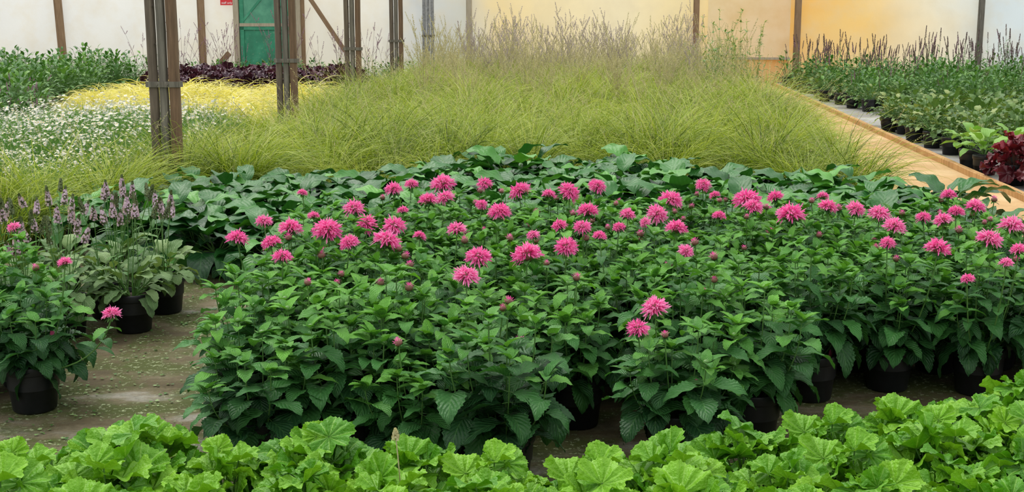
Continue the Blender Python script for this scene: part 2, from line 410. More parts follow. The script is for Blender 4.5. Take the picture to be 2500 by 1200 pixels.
def rosette_lobed(seed,mat,n=26,R=(.05,.085),spread=.2,h=(.2,.34),z0=.12,depth=.2,nl=9,cup=.35,tl=(.15,.9),ruf=.08,na=54,stem='stem',droop=45,fold=(0,.3)):
    rng=np.random.default_rng(seed); mb=MB()
    for i in range(n):
        a=i*2.39996+rng.normal(0,.25); t=(i+.5)/n; rr=spread*math.sqrt(t)
        z=h[0]+(h[1]-h[0])*(1-t*.85)*rng.uniform(.8,1.15)
        p=np.array([rr*math.cos(a),rr*math.sin(a),z]); b=np.array([.15*rr*math.cos(a),.15*rr*math.sin(a),z0])
        mid=(p+b)/2+np.array([-.1*rr*math.cos(a),-.1*rr*math.sin(a),.03])
        V,F=tube(bez(b,mid,p,5),[.0035,.003,.003,.0025,.0025],4); mb.add(V,F,mat=1,tint=.5)
        tilt=math.radians(rng.uniform(0,50)-(droop+20)*t*rng.uniform(.5,1.1)); aa=a+rng.normal(0,.5)
        d=np.array([math.cos(aa)*math.cos(tilt),math.sin(aa)*math.cos(tilt),math.sin(tilt)])
        r=rng.uniform(*R)
        V,F,U=lobedT(r,nl=nl,na=na,depth=depth,cup=cup*rng.uniform(.0,1.6),ruf=ruf,rng=rng,notch=rng.uniform(.15,.5),fold=rng.uniform(*fold))
        tn=np.clip(tl[0]+(tl[1]-tl[0])*(rng.uniform(0,1)*.6+.4*(1-t)),0,1)
        rad=np.linalg.norm(V[:,:2],axis=1)/r
        mb.add(xf(V,frame(d,rng.normal(0,.35,3)+[0,0,1]),p),F,U,0,np.clip(tn+.18*(rad-.6),0,1))
    return mb.mesh(mat.name+'_rosette',[mat,M[stem]])
BRIGHT=[rosette_lobed(30+i,M['bright'],n=46,R=(.038,.076),spread=.19,h=(.12,.34),depth=.18,ruf=.10,na=72,cup=.45) for i in range(5)]
PURP=[rosette_lobed(40+i,M['purpleleaf'],n=24,R=(.05,.085),spread=.2,h=(.15,.34),nl=7,ruf=.2,na=28,stem='redstem') for i in range(3)]
REDH=[rosette_lobed(45+i,M['redleaf'],n=44,R=(.05,.085),spread=.20,h=(.08,.38),nl=7,ruf=.2,na=42,stem='redstem',tl=(0,1),droop=60) for i in range(2)]

def rosette_leaf(seed,mat,n=18,L=(.18,.26),W=.5,pet=(.10,.2),z0=.12,el=(20,75),curl=(.6,1.3),ns=10,a=.5,b=.75,tl=(.1,.8),fold=(.1,.4),wave=.04,teeth=0,leafel=-25):
    rng=np.random.default_rng(seed); mb=MB()
    for i in range(n):
        az=i*2.39996+rng.normal(0,.3); t=(i+.5)/n
        e=math.radians(el[1]+(el[0]-el[1])*t+rng.normal(0,7)); pl=rng.uniform(*pet)*(1.15-.3*t)
        b0=np.array([.02*math.cos(az),.02*math.sin(az),z0])
        dd=np.array([math.cos(az)*math.cos(e),math.sin(az)*math.cos(e),math.sin(e)])
        p=b0+dd*pl; V,F=tube([b0,(b0+p)/2+[0,0,.005],p],[.004,.003,.0025],4); mb.add(V,F,mat=1,tint=.5)
        e2=e+math.radians(leafel); a2=az+rng.normal(0,.3)
        d2=np.array([math.cos(a2)*math.cos(e2),math.sin(a2)*math.cos(e2),math.sin(e2)])
        l=rng.uniform(*L)
        add_leaf(mb,rng,p,d2,l,l*W*rng.uniform(.85,1.15),tint=np.clip(rng.uniform(*tl),0,1),ns=ns,a=a,b=b,curl=rng.uniform(*curl),fold=rng.uniform(*fold),wave=wave,teeth=teeth,twist=rng.normal(0,.3))
    return mb.mesh(mat.name+'_rosette',[mat,M['stem']])
BROAD=[rosette_leaf(50+i,M['broad'],n=19,L=(.21,.30),W=.52,pet=(.10,.20),wave=.06,tl=(.0,.95),el=(5,64),curl=(.8,1.7),leafel=-28,ns=14) for i in range(5)]
HOSTA=[rosette_leaf(60+i,M['hosta'],n=18,L=(.13,.19),W=.6,pet=(.08,.14),z0=.18) for i in range(2)]
STRAW=[rosette_leaf(65+i,M['strawb'],n=44,L=(.07,.12),W=.62,pet=(.08,.24),z0=.16,el=(5,85),ns=8,teeth=.08,wave=.08) for i in range(4)]
BUSH=[rosette_leaf(70+i,M['green'],n=60,L=(.08,.14),W=.45,pet=(.15,.50),z0=.12,el=(5,88),ns=6) for i in range(3)]
STACH=[rosette_leaf(75+i,M['greyleaf'],n=44,L=(.09,.14),W=.52,pet=(.05,.15),z0=.18,el=(0,72),ns=12,a=.45,b=.48,wave=.06,teeth=.04,curl=(.7,1.5)) for i in range(3)]

def spike(mb,rng,p,d,L,r,n,mat,tl=(.2,.8),size=.01,droop=.3):
    p=np.asarray(p,float); d=nrm(d); R=frame(d,(0.3,.2,1))
    for i in range(n):
        t=(i+.5)/n; a=i*2.39996+rng.normal(0,.3); rr=r*(1-.65*t**2)
        o=R[:,0]*math.cos(a)+R[:,2]*math.sin(a); q=p+d*L*t
        out=nrm(o+d*rng.uniform(.1,.9)); s=nrm(np.cross(out,d)); k=size*rng.uniform(.7,1.2)
        e=q+out*rr+np.array([0,0,-droop*rr])
        V=np.array([q,q+(e-q)*.5+s*k*.5,e,q+(e-q)*.5-s*k*.5+d*k*.2]); mb.add(V,[(0,1,2,3)],mat=mat,tint=rng.uniform(*tl))
        V=np.array([e-s*k*.5,e+s*k*.5,e+s*k*.3+d*k*.8,e-s*k*.3+d*k*.8]); mb.add(V,[(0,1,2,3)],mat=mat,tint=rng.uniform(*tl))
def spikes_plant(seed,n,hz,Ls,r,mats,spread=.12,z0=.15,per=60,size=.012,lean=.18,leaves=0,sm='stem',bloom=None):
    rng=np.random.default_rng(seed); mb=MB()
    for i in range(n):
        a=rng.uniform(0,6.28); rr=spread*math.sqrt(rng.random()); h=rng.uniform(*hz); L=rng.uniform(*Ls)
        b=np.array([rr*.4*math.cos(a),rr*.4*math.sin(a),z0]); t=np.array([rr*math.cos(a)+h*lean*rng.normal(0,.5),rr*math.sin(a)+h*lean*rng.normal(0,.5),h])
        pts=bez(b,(b+t)/2+rng.normal(0,.012,3),t,5); V,F=tube(pts,[.003,.0025,.0022,.002,.002],4); mb.add(V,F,mat=2,tint=.3)
        d=nrm(pts[-1]-pts[-2])
        blo=bloom is not None and rng.random()<bloom
        spike(mb,rng,t-d*L*.1,d,L*(.9 if not blo else 1),r*(1 if not blo else .8),per,0,size=size)
        if blo: spike(mb,rng,t-d*L*.1,d,L*.8,r*1.4,int(per*.55),1,size=size*1.25)
        for k in range(leaves):
            q=pts[0]+(pts[-1]-pts[0])*rng.uniform(.1,.85); aa=rng.uniform(0,6.28)
            add_leaf(mb,rng,q,(math.cos(aa),math.sin(aa),rng.uniform(0,.8)),rng.uniform(.05,.09),rng.uniform(.015,.025),mat=3,tint=rng.uniform(.2,.7),ns=4,curl=.8,fold=.2)
    return mb.mesh('flower_spikes',[mats[0],mats[1],M[sm],M['green']])
STSP=[spikes_plant(80+i,7,(.42,.56),(.07,.10),.014,(M['spikeg'],M['lilac']),per=70,size=.010,bloom=.5,leaves=1) for i in range(4)]
SALV=[spikes_plant(85+i,4,(.45,.80),(.12,.24),.010,(M['darkspike'],M['mauve']),per=45,size=.012,bloom=.15,leaves=8,lean=.1,spread=.2) for i in range(4)]
SALVL=[spikes_plant(88+i,9,(.30,.50),(.07,.13),.010,(M['mauve'],M['mauve']),per=30,size=.011,leaves=16,lean=.3,spread=.22,sm='stem') for i in range(3)]

def grass_clump(seed,mat,n=260,L=(.45,.75),el=(.9,1.5),bend=(.9,2.2),w=.0045,r0=.09,seeds=0,sl=(.7,.9),grad=(-.55,.25),comb=None):  # default grad darkens blade bases, painting the clump's inner shadow into the tint
    rng=np.random.default_rng(seed); mb=MB()
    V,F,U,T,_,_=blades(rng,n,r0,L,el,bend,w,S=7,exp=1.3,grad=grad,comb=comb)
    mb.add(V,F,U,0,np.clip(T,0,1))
    if seeds:
        V,F,U,T,P,D=blades(rng,seeds,r0,sl,(1.2,1.52),(.3,1.0),.0022,S=6)
        mb.add(V,F,U,1,np.clip(T,0,1))
        for p,d in zip(P,D): spike(mb,rng,p-d*.05,d,.10,.008,12,1,size=.006)
    return mb.mesh(mat.name+'_clump',[mat,M['seed']])
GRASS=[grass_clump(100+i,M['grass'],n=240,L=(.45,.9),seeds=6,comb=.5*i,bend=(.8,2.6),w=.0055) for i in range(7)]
GOLD=[grass_clump(110+i,M['yellow'],n=150,L=(.4,.7),el=(.8,1.5),bend=(1.6,3.0),w=.013,r0=.12,grad=(-.3,.2)) for i in range(4)]

def daisy_clump(seed,nf=60):
    rng=np.random.default_rng(seed); mb=MB()
    V,F,U,T,_,_=blades(rng,380,.14,(.28,.52),(.7,1.5),(.1,1.0),.007,S=4,grad=(-.3,.25))
    mb.add(V,F,U,0,np.clip(T,0,1))
    V,F,U,T,P,D=blades(rng,nf,.12,(.36,.56),(.75,1.52),(.1,.6),.0022,S=4)
    mb.add(V,F,U,0,np.clip(T,0,1))
    for p,d in zip(P,D):
        R=frame(nrm(d+rng.normal(0,.4,3)+np.array([0,0,.4])),(0.1,.2,1)); k=10; r=rng.uniform(.011,.017)
        a=np.linspace(0,2*pi,2*k,endpoint=False); rad=np.where(np.arange(2*k)%2==0,r,r*.55)
        ring=p+rad[:,None]*(np.cos(a)[:,None]*R[:,0]+np.sin(a)[:,None]*R[:,2])+R[:,1]*.002
        V=np.vstack([p[None],ring]); F=[(0,1+2*j,1+(2*j+1)%(2*k),1+(2*j+2)%(2*k)) for j in range(k)]
        mb.add(V,F,mat=1,tint=rng.uniform(.3,1))
        a=np.linspace(0,2*pi,6,endpoint=False); V=p+R[:,1]*.004+.0045*(np.cos(a)[:,None]*R[:,0]+np.sin(a)[:,None]*R[:,2])
        mb.add(V,[(0,1,2,3,4,5)],mat=2)
    return mb.mesh('daisy_clump',[M['fine'],M['white'],M['ycore']])
DAISY=[daisy_clump(120+i) for i in range(4)]

def tall_haze(seed,mat_sp,h=(1.0,1.45),n=9,side=7,leafy=False,stem='seed',sz=.010):
    rng=np.random.default_rng(seed); mb=MB()
    for i in range(n):
        a=rng.uniform(0,6.28); hh=rng.uniform(*h); top=np.array([.3*hh*rng.normal(0,.6),.3*hh*rng.normal(0,.6),hh])
        pts=bez((.05*math.cos(a),.05*math.sin(a),0),top*[.2,.2,.6],top,9); V,F=tube(pts,np.linspace(.0035,.0015,9),3); mb.add(V,F,mat=1,tint=.5)
        spike(mb,rng,pts[-2],pts[-1]-pts[-2],.20,.012,22,0,size=sz)
        for k in range(side):
            t=rng.uniform(.45,.95); q=pts[int(t*8)]; aa=rng.uniform(0,6.28); l=rng.uniform(.10,.28)*(1.3-t)
            e=q+np.array([math.cos(aa)*l*.6,math.sin(aa)*l*.6,l]); V,F=tube([q,e],[.0018,.0012],3); mb.add(V,F,mat=1,tint=.5)
            spike(mb,rng,q+(e-q)*.4,e-q,l*.9,.010,10,0,size=sz)
        if leafy:
            for k in range(22):
                q=pts[rng.integers(1,9)]; aa=rng.uniform(0,6.28)
                add_leaf(mb,rng,q,(math.cos(aa),math.sin(aa),rng.uniform(-.2,.8)),rng.uniform(.06,.11),.022,mat=2,tint=rng.uniform(.4,1),ns=4,curl=.8)
    return mb.mesh('tall_flower_stems',[mat_sp,M[stem],M['green']])
HAZE=[tall_haze(130+i,M['haze'],h=(.8,1.5),n=8,side=6,sz=.014) for i in range(4)]
TSEED=[tall_haze(135+i,M['seed'],h=(.6,1.35),n=11,side=2,sz=.013) for i in range(4)]
TLEAF=[tall_haze(140+i,M['grass'],h=(.8,1.4),n=5,side=3,leafy=True,stem='stem') for i in range(3)]
THIN=[tall_haze(145+i,M['mauve'],h=(.8,1.5),n=4,side=2,stem='redstem',sz=.014) for i in range(2)]

rng=np.random.default_rng(5)
# ------------------------------------------------------------------ floor, path, curb
def plane_obj(name,pts,z,mat,sub=None):
    mb=MB(); V=[(x,y,z) for x,y in pts]; mb.add(V,[tuple(range(len(pts)))]); me=mb.mesh(name,[mat],False); return add_obj(name,me)
m,nt=newmat('mossy_concrete')
tc=N(nt,'ShaderNodeTexCoord').outputs['Object']
mp=N(nt,'ShaderNodeMapping'); nt.links.new(tc,mp.inputs[0]); mp.inputs['Rotation'].default_value=(0,0,-.5); mp.inputs['Scale'].default_value=(.6,1.5,1)
n1=noise(nt,2.2,7,mp.outputs[0],.62); n2=noise(nt,3.5,7,tc,.65); n3=noise(nt,38,5,tc,.7); n4=noise(nt,.9,3,tc)
c=ramp(nt,n1,[(.30,(.060,.045,.022)),(.46,(.12,.095,.045)),(.56,(.20,.17,.10)),(.68,(.36,.35,.29))])
c=mix(nt,maprange(nt,n2,.44,.56,0,.85),c,(.060,.090,.008))
c=mix(nt,maprange(nt,n3,.35,.75,0,.6),c,(.04,.032,.016))
c=mix(nt,math_(nt,'MULTIPLY',maprange(nt,n3,.56,.62),maprange(nt,n2,.42,.55)),c,(.38,.44,.24))
bp=math_(nt,'ADD',n3,n2)
wet=maprange(nt,n1,.55,.63,.9,.30)
finish(nt,c,wet,bp,.6,.015,spec=.35); M['floor']=m
plane_obj('floor',[(-18,-1),(18,-1),(18,32),(-18,32)],0,M['floor'])
m,nt=newmat('orange_path'); tc=N(nt,'ShaderNodeTexCoord').outputs['Object']
n1=noise(nt,1.2,5,tc); n2=noise(nt,30,4,tc)
c=ramp(nt,n1,[(.3,(.38,.22,.08)),(.5,(.52,.33,.14)),(.7,(.62,.44,.23))]); c=mix(nt,maprange(nt,n2,.45,.75,0,.35),c,(.30,.17,.07))
finish(nt,c,.8,n2,.3,.006); M['path']=m
m,nt=newmat('grey_ground_sheet'); tc=N(nt,'ShaderNodeTexCoord').outputs['Object']
n1=noise(nt,1.5,6,tc); n2=noise(nt,40,3,tc)
c=ramp(nt,n1,[(.3,(.14,.13,.11)),(.5,(.26,.25,.23)),(.7,(.38,.38,.36))]); c=mix(nt,maprange(nt,n2,.5,.75,0,.4),c,(.12,.11,.09))
finish(nt,c,.8,n2,.3,.006); M['grey']=m
cx=lambda y:3.5+.07*y
mb=MB(); ys=np.linspace(3,27.2,26)
V=[(cx(y)+o,y,z) for y in ys for o,z in ((-1.25,0.0),(-1.25,.02),(-.012,.02))]; mb.add(V,grid_faces(26,3)); add_obj('path',mb.mesh('path',[M['path']],False))
mb=MB(); V=[(cx(y)+o,y,.008) for y in ys for o in (.07,9)]; mb.add(V,grid_faces(26,2)); add_obj('ground_sheet',mb.mesh('ground_sheet',[M['grey']],False))
mb=MB(); ys=np.linspace(3,27.2,60); g=np.random.default_rng(9)
prof=[(-.01,0.0),(-.012,.075),(-.004,.085),(.035,.085),(.04,.075),(.042,.05),(.065,.045),(.07,.0)]
V=[(cx(y)+o+g.normal(0,.0015),y,z+(g.normal(0,.0015) if z>0 else 0)) for y in ys for o,z in prof]; mb.add(V,grid_faces(60,len(prof)))
add_obj('path_curb',mb.mesh('path_curb',[M['curb']],False))
# moss litter
mb=MB()
for i in range(520):
    x,y=rng.uniform(-2.8,-.6),rng.uniform(3.9,7.0)
    for k in range(3):
        a=rng.uniform(0,6.28); s=rng.uniform(.003,.011); p=np.array([x+rng.normal(0,.03),y+rng.normal(0,.03),.003])
        V=[p+np.array([math.cos(a+q)*s*rng.uniform(.6,1.2),math.sin(a+q)*s*rng.uniform(.6,1.2),rng.uniform(0,.006)]) for q in (0,1.3,2.7,4,5.2)]
        mb.add(V,[(0,1,2,3,4)],tint=rng.uniform(0,1),mat=int(rng.random()<.5))
add_obj('moss_litter',mb.mesh('moss_litter',[M['greyleaf'],M['fine']],False))

# ------------------------------------------------------------------ back wall
WA=math.atan(-.1); WX=np.array([math.cos(WA),math.sin(WA)]); WN=np.array([math.sin(WA),-math.cos(WA)])
def wp(x,off=0,z=0):
    q=np.array([0,28.3])+WX*(x/math.cos(WA))+WN*off; return (q[0],q[1],z)
m,nt=newmat('stained_glow_polythene')
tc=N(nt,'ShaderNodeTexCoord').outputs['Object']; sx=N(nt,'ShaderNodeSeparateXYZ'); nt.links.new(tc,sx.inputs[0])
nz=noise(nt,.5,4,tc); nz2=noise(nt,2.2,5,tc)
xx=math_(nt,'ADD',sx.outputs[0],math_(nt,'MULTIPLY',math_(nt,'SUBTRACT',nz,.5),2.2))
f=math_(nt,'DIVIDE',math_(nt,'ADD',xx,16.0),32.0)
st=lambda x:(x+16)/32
c=ramp(nt,f,[(0,(.80,.80,.77)),(st(-9),(.86,.85,.80)),(st(-5),(.88,.83,.70)),(st(-3),(.84,.81,.72)),(st(-2.3),(.62,.64,.63)),(st(-1.0),(.70,.69,.60)),(st(-.3),(.92,.73,.38)),(st(2.2),(.94,.82,.54)),(st(4),(.92,.75,.40)),(st(6.3),(.92,.52,.13)),(st(7.5),(.94,.64,.24)),(st(9.0),(.92,.82,.60)),(st(10.4),(.74,.82,.84)),(1,(.8,.86,.9))])  # stain tones plus the orange backlit glow, painted along the sheet's length
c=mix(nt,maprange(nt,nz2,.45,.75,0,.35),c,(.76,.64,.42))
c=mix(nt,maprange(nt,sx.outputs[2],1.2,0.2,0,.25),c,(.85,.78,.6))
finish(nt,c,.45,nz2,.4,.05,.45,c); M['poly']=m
m,nt=newmat('cream_sheet'); tc=N(nt,'ShaderNodeTexCoord').outputs['Object']; nz=noise(nt,1.6,5,tc)
c=ramp(nt,nz,[(.3,(.86,.75,.50)),(.55,(.94,.87,.68)),(.75,(.95,.90,.76))]); finish(nt,c,.5,nz,.4,.04,.5,c); M['cream']=m
def sheet(name,x0,x1,z0,z1,off,mat,nx,nz_,amp,seed,parent=None):
    g=np.random.default_rng(seed); mb=MB(); X=np.linspace(x0,x1,nx); Z=np.linspace(z0,z1,nz_)
    ph=g.uniform(0,6.28,8); fx=g.uniform(.8,7,8); fz=g.uniform(-5,5,8); am=g.uniform(.3,1,8)*amp
    V=[]
    for z in Z:
        for x in X:
            d=sum(am[k]*math.sin(fx[k]*x+fz[k]*z+ph[k]) for k in range(8))/3
            V.append((x,d,z))
    mb.add(V,grid_faces(nz_,nx)); me=mb.mesh(name,[mat])
    o=add_obj(name,me,wp(0,off) if parent is None else (0,0,0),WA if parent is None else 0,parent=parent); return o
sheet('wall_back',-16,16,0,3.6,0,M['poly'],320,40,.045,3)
pn=empty('plastic_sheet_panel',wp(0,.08),WA)
sheet('upper_sheet',4.25,6.0,.52,3.4,.07,M['cream'],40,50,.015,4,pn)
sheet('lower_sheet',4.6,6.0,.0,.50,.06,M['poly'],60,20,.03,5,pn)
mb=MB(); box(mb,(5.3,-.04,.50),(1.45,.05,.05)); add_obj('batten',mb.mesh('batten',[M['paletimber']],False),parent=pn)
def beam(name,p,q,w,d,mat,seg=1):
    p=np.array(p);q=np.array(q); L=np.linalg.norm(q-p); mb=MB(); box(mb,(0,0,L/2),(w,d,L)); me=mb.mesh(name,[mat],False)
    o=add_obj(name,me,p); z=Vector((q-p)/L); y=Vector((WN[0],WN[1],0)); x=y.cross(z).normalized(); y=z.cross(x)
    o.rotation_euler=Matrix((x,y,z)).transposed().to_euler()
    b=o.modifiers.new('bevel','BEVEL'); b.width=.006; b.segments=2
    return o
def vpost(name,x,w,mat,off=.11,z0=0,z1=3.6,lean=0,d=.08): return beam(name,wp(x,off,z0),wp(x+lean,off,z1),w,d,mat)
vpost('wooden_post',-10.2,.17,M['timber'],lean=-.12)
vpost('wooden_post',-6.95,.15,M['timber'])
vpost('wooden_post',-4.66,.12,M['timber'])
vpost('wooden_post',-.93,.12,M['paletimber'])
vpost('wooden_post',3.98,.13,M['timber'])
vpost('wooden_post',6.12,.14,M['timber'],off=.12)
vpost('wooden_post',9.9,.12,M['postgrey'])
beam('diagonal_brace',wp(-4.55,.22,1.95),wp(-3.67,.22,.62),.09,.06,M['timber'])
beam('diagonal_brace',wp(-6.80,.22,.05),wp(-6.30,.22,.58),.12,.06,M['timber'])
# door
m,nt=newmat('green_door_paint'); tc=N(nt,'ShaderNodeTexCoord').outputs['Object']; nz=noise(nt,3,6,tc); nz2=noise(nt,18,4,tc)
c=ramp(nt,nz,[(.3,(.02,.17,.09)),(.55,(.03,.26,.14)),(.75,(.08,.38,.22))]); c=mix(nt,maprange(nt,nz2,.6,.75,0,.4),c,(.3,.45,.32)); finish(nt,c,.5,nz2,.2,.004); M['doorg']=m
m,nt=newmat('door_window'); tc=N(nt,'ShaderNodeTexCoord').outputs['Object']; nz=noise(nt,4,4,tc)
c=ramp(nt,nz,[(.3,(.02,.2,.11)),(.7,(.10,.38,.22))]); finish(nt,c,.15,None); M['doorw']=m
door=empty('door_1',wp(-5.42,.09),WA)
mb=MB()
box(mb,(0,0,1.05),(1.3,.05,2.1),0); me=mb.mesh('door_leaf',[M['doorg']],False); add_obj('leaf',me,parent=door)
mb=MB()
for b in [((-.72,-.03,1.1),(.12,.12,2.25)),((.70,-.03,1.1),(.10,.12,2.25)),((0,-.03,2.2),(1.5,.12,.12)),((0,-.045,1.2),(1.3,.04,.07))]: box(mb,*b)
add_obj('frame',mb.mesh('door_frame',[M['paletimber']],False),parent=door)
mb=MB()
for b in [((0,-.04,.08),(1.3,.03,.14)),((-.6,-.04,1.05),(.09,.03,2.1)),((0.6,-.04,1.05),(.09,.03,2.1)),((0,-.04,2.05),(1.3,.03,.1)),((0,-.04,1.13),(1.3,.03,.08))]: box(mb,*b)
R=np.array(Matrix.Rotation(.72,3,'Y')); box(mb,(-.28,-.035,1.62),(.05,.03,.9),R=R); R=np.array(Matrix.Rotation(-.72,3,'Y')); box(mb,(.3,-.035,1.62),(.05,.03,.9),R=R)
add_obj('rails',mb.mesh('door_rails',[M['doorg']],False),parent=door)
mb=MB(); box(mb,(0,-.03,1.62),(1.15,.01,.8)); add_obj('pane',mb.mesh('door_pane',[M['doorw']],False),parent=door)
# sign
sg=empty('staff_only_sign',wp(-6.33,.16,1.63),WA)
mb=MB(); box(mb,(0,0,.19),(.30,.012,.38)); add_obj('board',mb.mesh('board',[M['signred']],False),parent=sg)
tb=bpy.data.curves.new('sign_text','FONT'); tb.body='staff only'; tb.size=.068; tb.align_x='CENTER'; tb.extrude=.001; tb.materials.append(M['signwhite'])
t=add_obj('lettering',tb,(0,-.008,.03),parent=sg,rot=(pi/2,0,0))

# ------------------------------------------------------------------ support posts
def rod(mb,cx_,w,h,mat,rounded=True,g=None):
    k=16; a=np.linspace(0,2*pi,k,endpoint=False)+pi/k
    e=.55 if rounded else .28
    def se(v): return np.sign(v)*np.abs(v)**e
    ring=np.stack([se(np.cos(a))*w/2,se(np.sin(a))*w/2],1)
    n=14; V=[]
    for i in range(n):
        z=h*i/(n-1); dx,dy=g.normal(0,.0012),g.normal(0,.0012)
        for r in ring: V.append((cx_+r[0]+dx,r[1]+dy,z))
    F=[(i*k+j,i*k+(j+1)%k,(i+1)*k+(j+1)%k,(i+1)*k+j) for i in range(n-1) for j in range(k)]
    mb.add(V,F,mat=mat)
def post_cluster(x,y,rz,seed,grey=False,s=1):
    g=np.random.default_rng(seed); e=empty('support_post',(x,y,0),rz,(.9,.9,1))
    mb=MB(); rod(mb,-.098,.080,3.6,0,True,g); rod(mb,-.005,.076,3.6,0 if grey else 1,True,g); rod(mb,.094,.086,3.6,0 if grey else 2,False,g)
    add_obj('rods',mb.mesh('rods',[M['steel'] if grey else M['postbrown'],M['postgrey'],M['postrust']],True),parent=e)
    mb=MB()
    for z in (.98,2.5):
        box(mb,(0,-.052,z),(.30,.012,.045)); box(mb,(0,.052,z),(.30,.012,.045)); box(mb,(-.149,0,z),(.01,.11,.045)); box(mb,(.149,0,z),(.01,.11,.045))
        for bx in (-.05,.045):
            V,F=tube([(bx,-.05,z),(bx,-.072,z)],.011,6); mb.add(V,F); mb.add([(bx+.011*math.cos(q),-.072,z+.011*math.sin(q)) for q in np.linspace(0,5.236,6)],[(0,1,2,3,4,5)])
    for z in (.45,.7,1.3,1.6):
        V,F=tube([(-.05,-.03,z),(-.05,-.048,z)],.008,6); mb.add(V,F)
    o=add_obj('clamp_bands',mb.mesh('bands',[M['postgrey']],False),parent=e)
for i,(x,y) in enumerate(POSTS): post_cluster(x,y,-.07,i,grey=(i>=4))

# ------------------------------------------------------------------ bee balm
plants=[]
def balm(x,y,sc=1.0,hz=1.0):
    e=empty('potted_bee_balm',(x,y,0)); 
    add_obj('foliage',BALM[rng.integers(6)],(0,0,0),rng.uniform(0,6.28),(sc*rng.uniform(.92,1.1),)*2+(hz*sc*rng.uniform(.88,1.08),),e)
    add_obj('pot',POT[int(rng.random()<.35)],(0,0,0),rng.uniform(-.5,.5),1,e); plants.append((x,y,e))
for x,y,h in [(-.88,4.24,.92),(-.58,4.34,.95),(-.33,4.20,.82),(-.03,4.1,.93),(.58,4.32,.93),(.90,4.56,.97)]: balm(x,y,1,h)
for x,y in [(-.98,4.56),(-.72,4.64),(-.42,4.55),(-.12,4.46),(.66,4.68)]: balm(x,y)
front=[(-.95,4.90),(-.62,4.96),(-.30,4.9),(-.02,4.84),(.25,4.74),(.62,5.05),(.95,4.98),(1.24,5.08),(1.60,5.22),(1.96,5.16),(2.32,5.15)]
for x,y in front: balm(x,y)
for r in range(1,7):
    for c_ in range(13):
        x=-.98+.335*c_+(.16 if r%2 else 0)+rng.normal(0,.03); yb=4.9+.31*r+max(0,min(.3,(x-.7)*.4)); y=yb+rng.normal(0,.03)
        if y>6.95 or (y>6.4 and x>2.4): continue
        balm(x,y)
for x,y in [(-1.93,4.93),(-2.29,5.05),(-2.1,5.27),(-2.45,5.4)]: balm(x,y,.97)
FL=[(-1.15,5.23,.65,.082),(-1.12,5.66,.65,.070),(-.99,5.13,.65,.071),(-.89,4.83,.65,.070),(-.97,5.48,.65,.093),(-1.09,6.54,.65,.047),(-.92,5.81,.65,.049),(-.76,6.03,.65,.095),(-.80,5.43,.65,.116),(-.67,5.13,.65,.071),(-.65,5.59,.65,.084),(-.52,5.18,.65,.105),(-.52,5.53,.65,.091),(-.63,6.69,.65,.083),(-.55,6.88,.65,.067),(-.38,6.90,.65,.117),(-.42,6.30,.65,.082),(-.34,6.37,.65,.087),(-.52,5.97,.65,.039),(-.39,5.28,.65,.042),
(-.13,4.83,.65,.089),(-.17,4.61,.62,.088),(-.24,5.45,.65,.078),(-.15,6.9,.65,.076),(-.15,6.15,.65,.052),(-.06,5.93,.65,.093),(.04,6.62,.65,.103),(.06,4.87,.65,.109),(.09,5.30,.65,.052),(.19,6.49,.65,.063),(.30,6.59,.65,.103),(.46,6.8,.65,.084),(.36,5.95,.65,.089),(.31,5.5,.65,.072),(.21,5.55,.65,.062),(.37,5.28,.65,.052),(.22,5.04,.65,.083),(.54,5.85,.65,.065),(.68,5.87,.65,.088),(.60,5.63,.65,.048),(.72,5.48,.65,.082),(.80,6.31,.65,.103),(1.04,6.85,.65,.076),(1.04,6.46,.65,.05),(.96,5.81,.65,.057),(.69,4.94,.65,.058),(.51,4.40,.55,.088),(.44,4.30,.50,.072),(1.18,6.32,.65,.124),(1.17,6.09,.65,.087),(1.34,6.4,.65,.075),(1.30,5.85,.65,.126),(.47,5.5,.65,.036),(1.59,6.43,.65,.055),(1.53,6.08,.65,.083),(1.65,6.02,.65,.079),(1.72,5.87,.65,.092),(1.69,5.53,.65,.09),(1.54,5.12,.65,.057),(1.89,5.76,.65,.064),(1.71,5.01,.65,.089),(1.96,5.7,.65,.078),(2.10,5.93,.65,.07),(2.25,6.48,.65,.068),(2.25,6.09,.65,.087),(1.99,5.21,.65,.099),(2.22,5.56,.65,.098),(2.02,4.97,.65,.06),(1.93,4.86,.62,.045),(1.79,4.88,.55,.035),(-2.19,5.5,.65,.054),(-1.75,4.87,.62,.045),(-1.53,4.72,.45,.062)]
for x,y,z,d in FL:
    px,py,e=min(plants,key=lambda q:(q[0]-x)**2+(q[1]-y)**2)
    lx,ly=x-px,y-py; mb=MB(); dia=max(.06,d*1.22)
    b=np.array([lx*.25,ly*.25,.18]); t=np.array([lx,ly,z-.02*dia/.1]); pts=bez(b,(lx*.85,ly*.85,z*.55),t,8)
    V,F=tube(pts,[.003]*8,5); mb.add(V,F,mat=1,tint=.4)
    for k in range(3):
        q=pts[4+k]; a0=rng.uniform(0,3.14)
        for s in (0,pi):
            dd=(math.cos(a0+s),math.sin(a0+s),rng.uniform(-.1,.6)); add_leaf(mb,rng,q,dd,rng.uniform(.07,.10),rng.uniform(.035,.05),tint=rng.uniform(.3,.7),ns=14,a=.42,b=.85,curl=.9,fold=.3,teeth=.08)
    add_obj('flower_stem',mb.mesh('flower_stem',[M['balm'],M['stem']]),parent=e)
    h=HEAD[rng.integers(4)]
    add_obj('flower_head',h,tuple(t+[0,0,.18*dia]),parent=e,rot=(rng.normal(0,.25)+.1,rng.normal(0,.25),rng.uniform(0,6.28)),sc=dia)
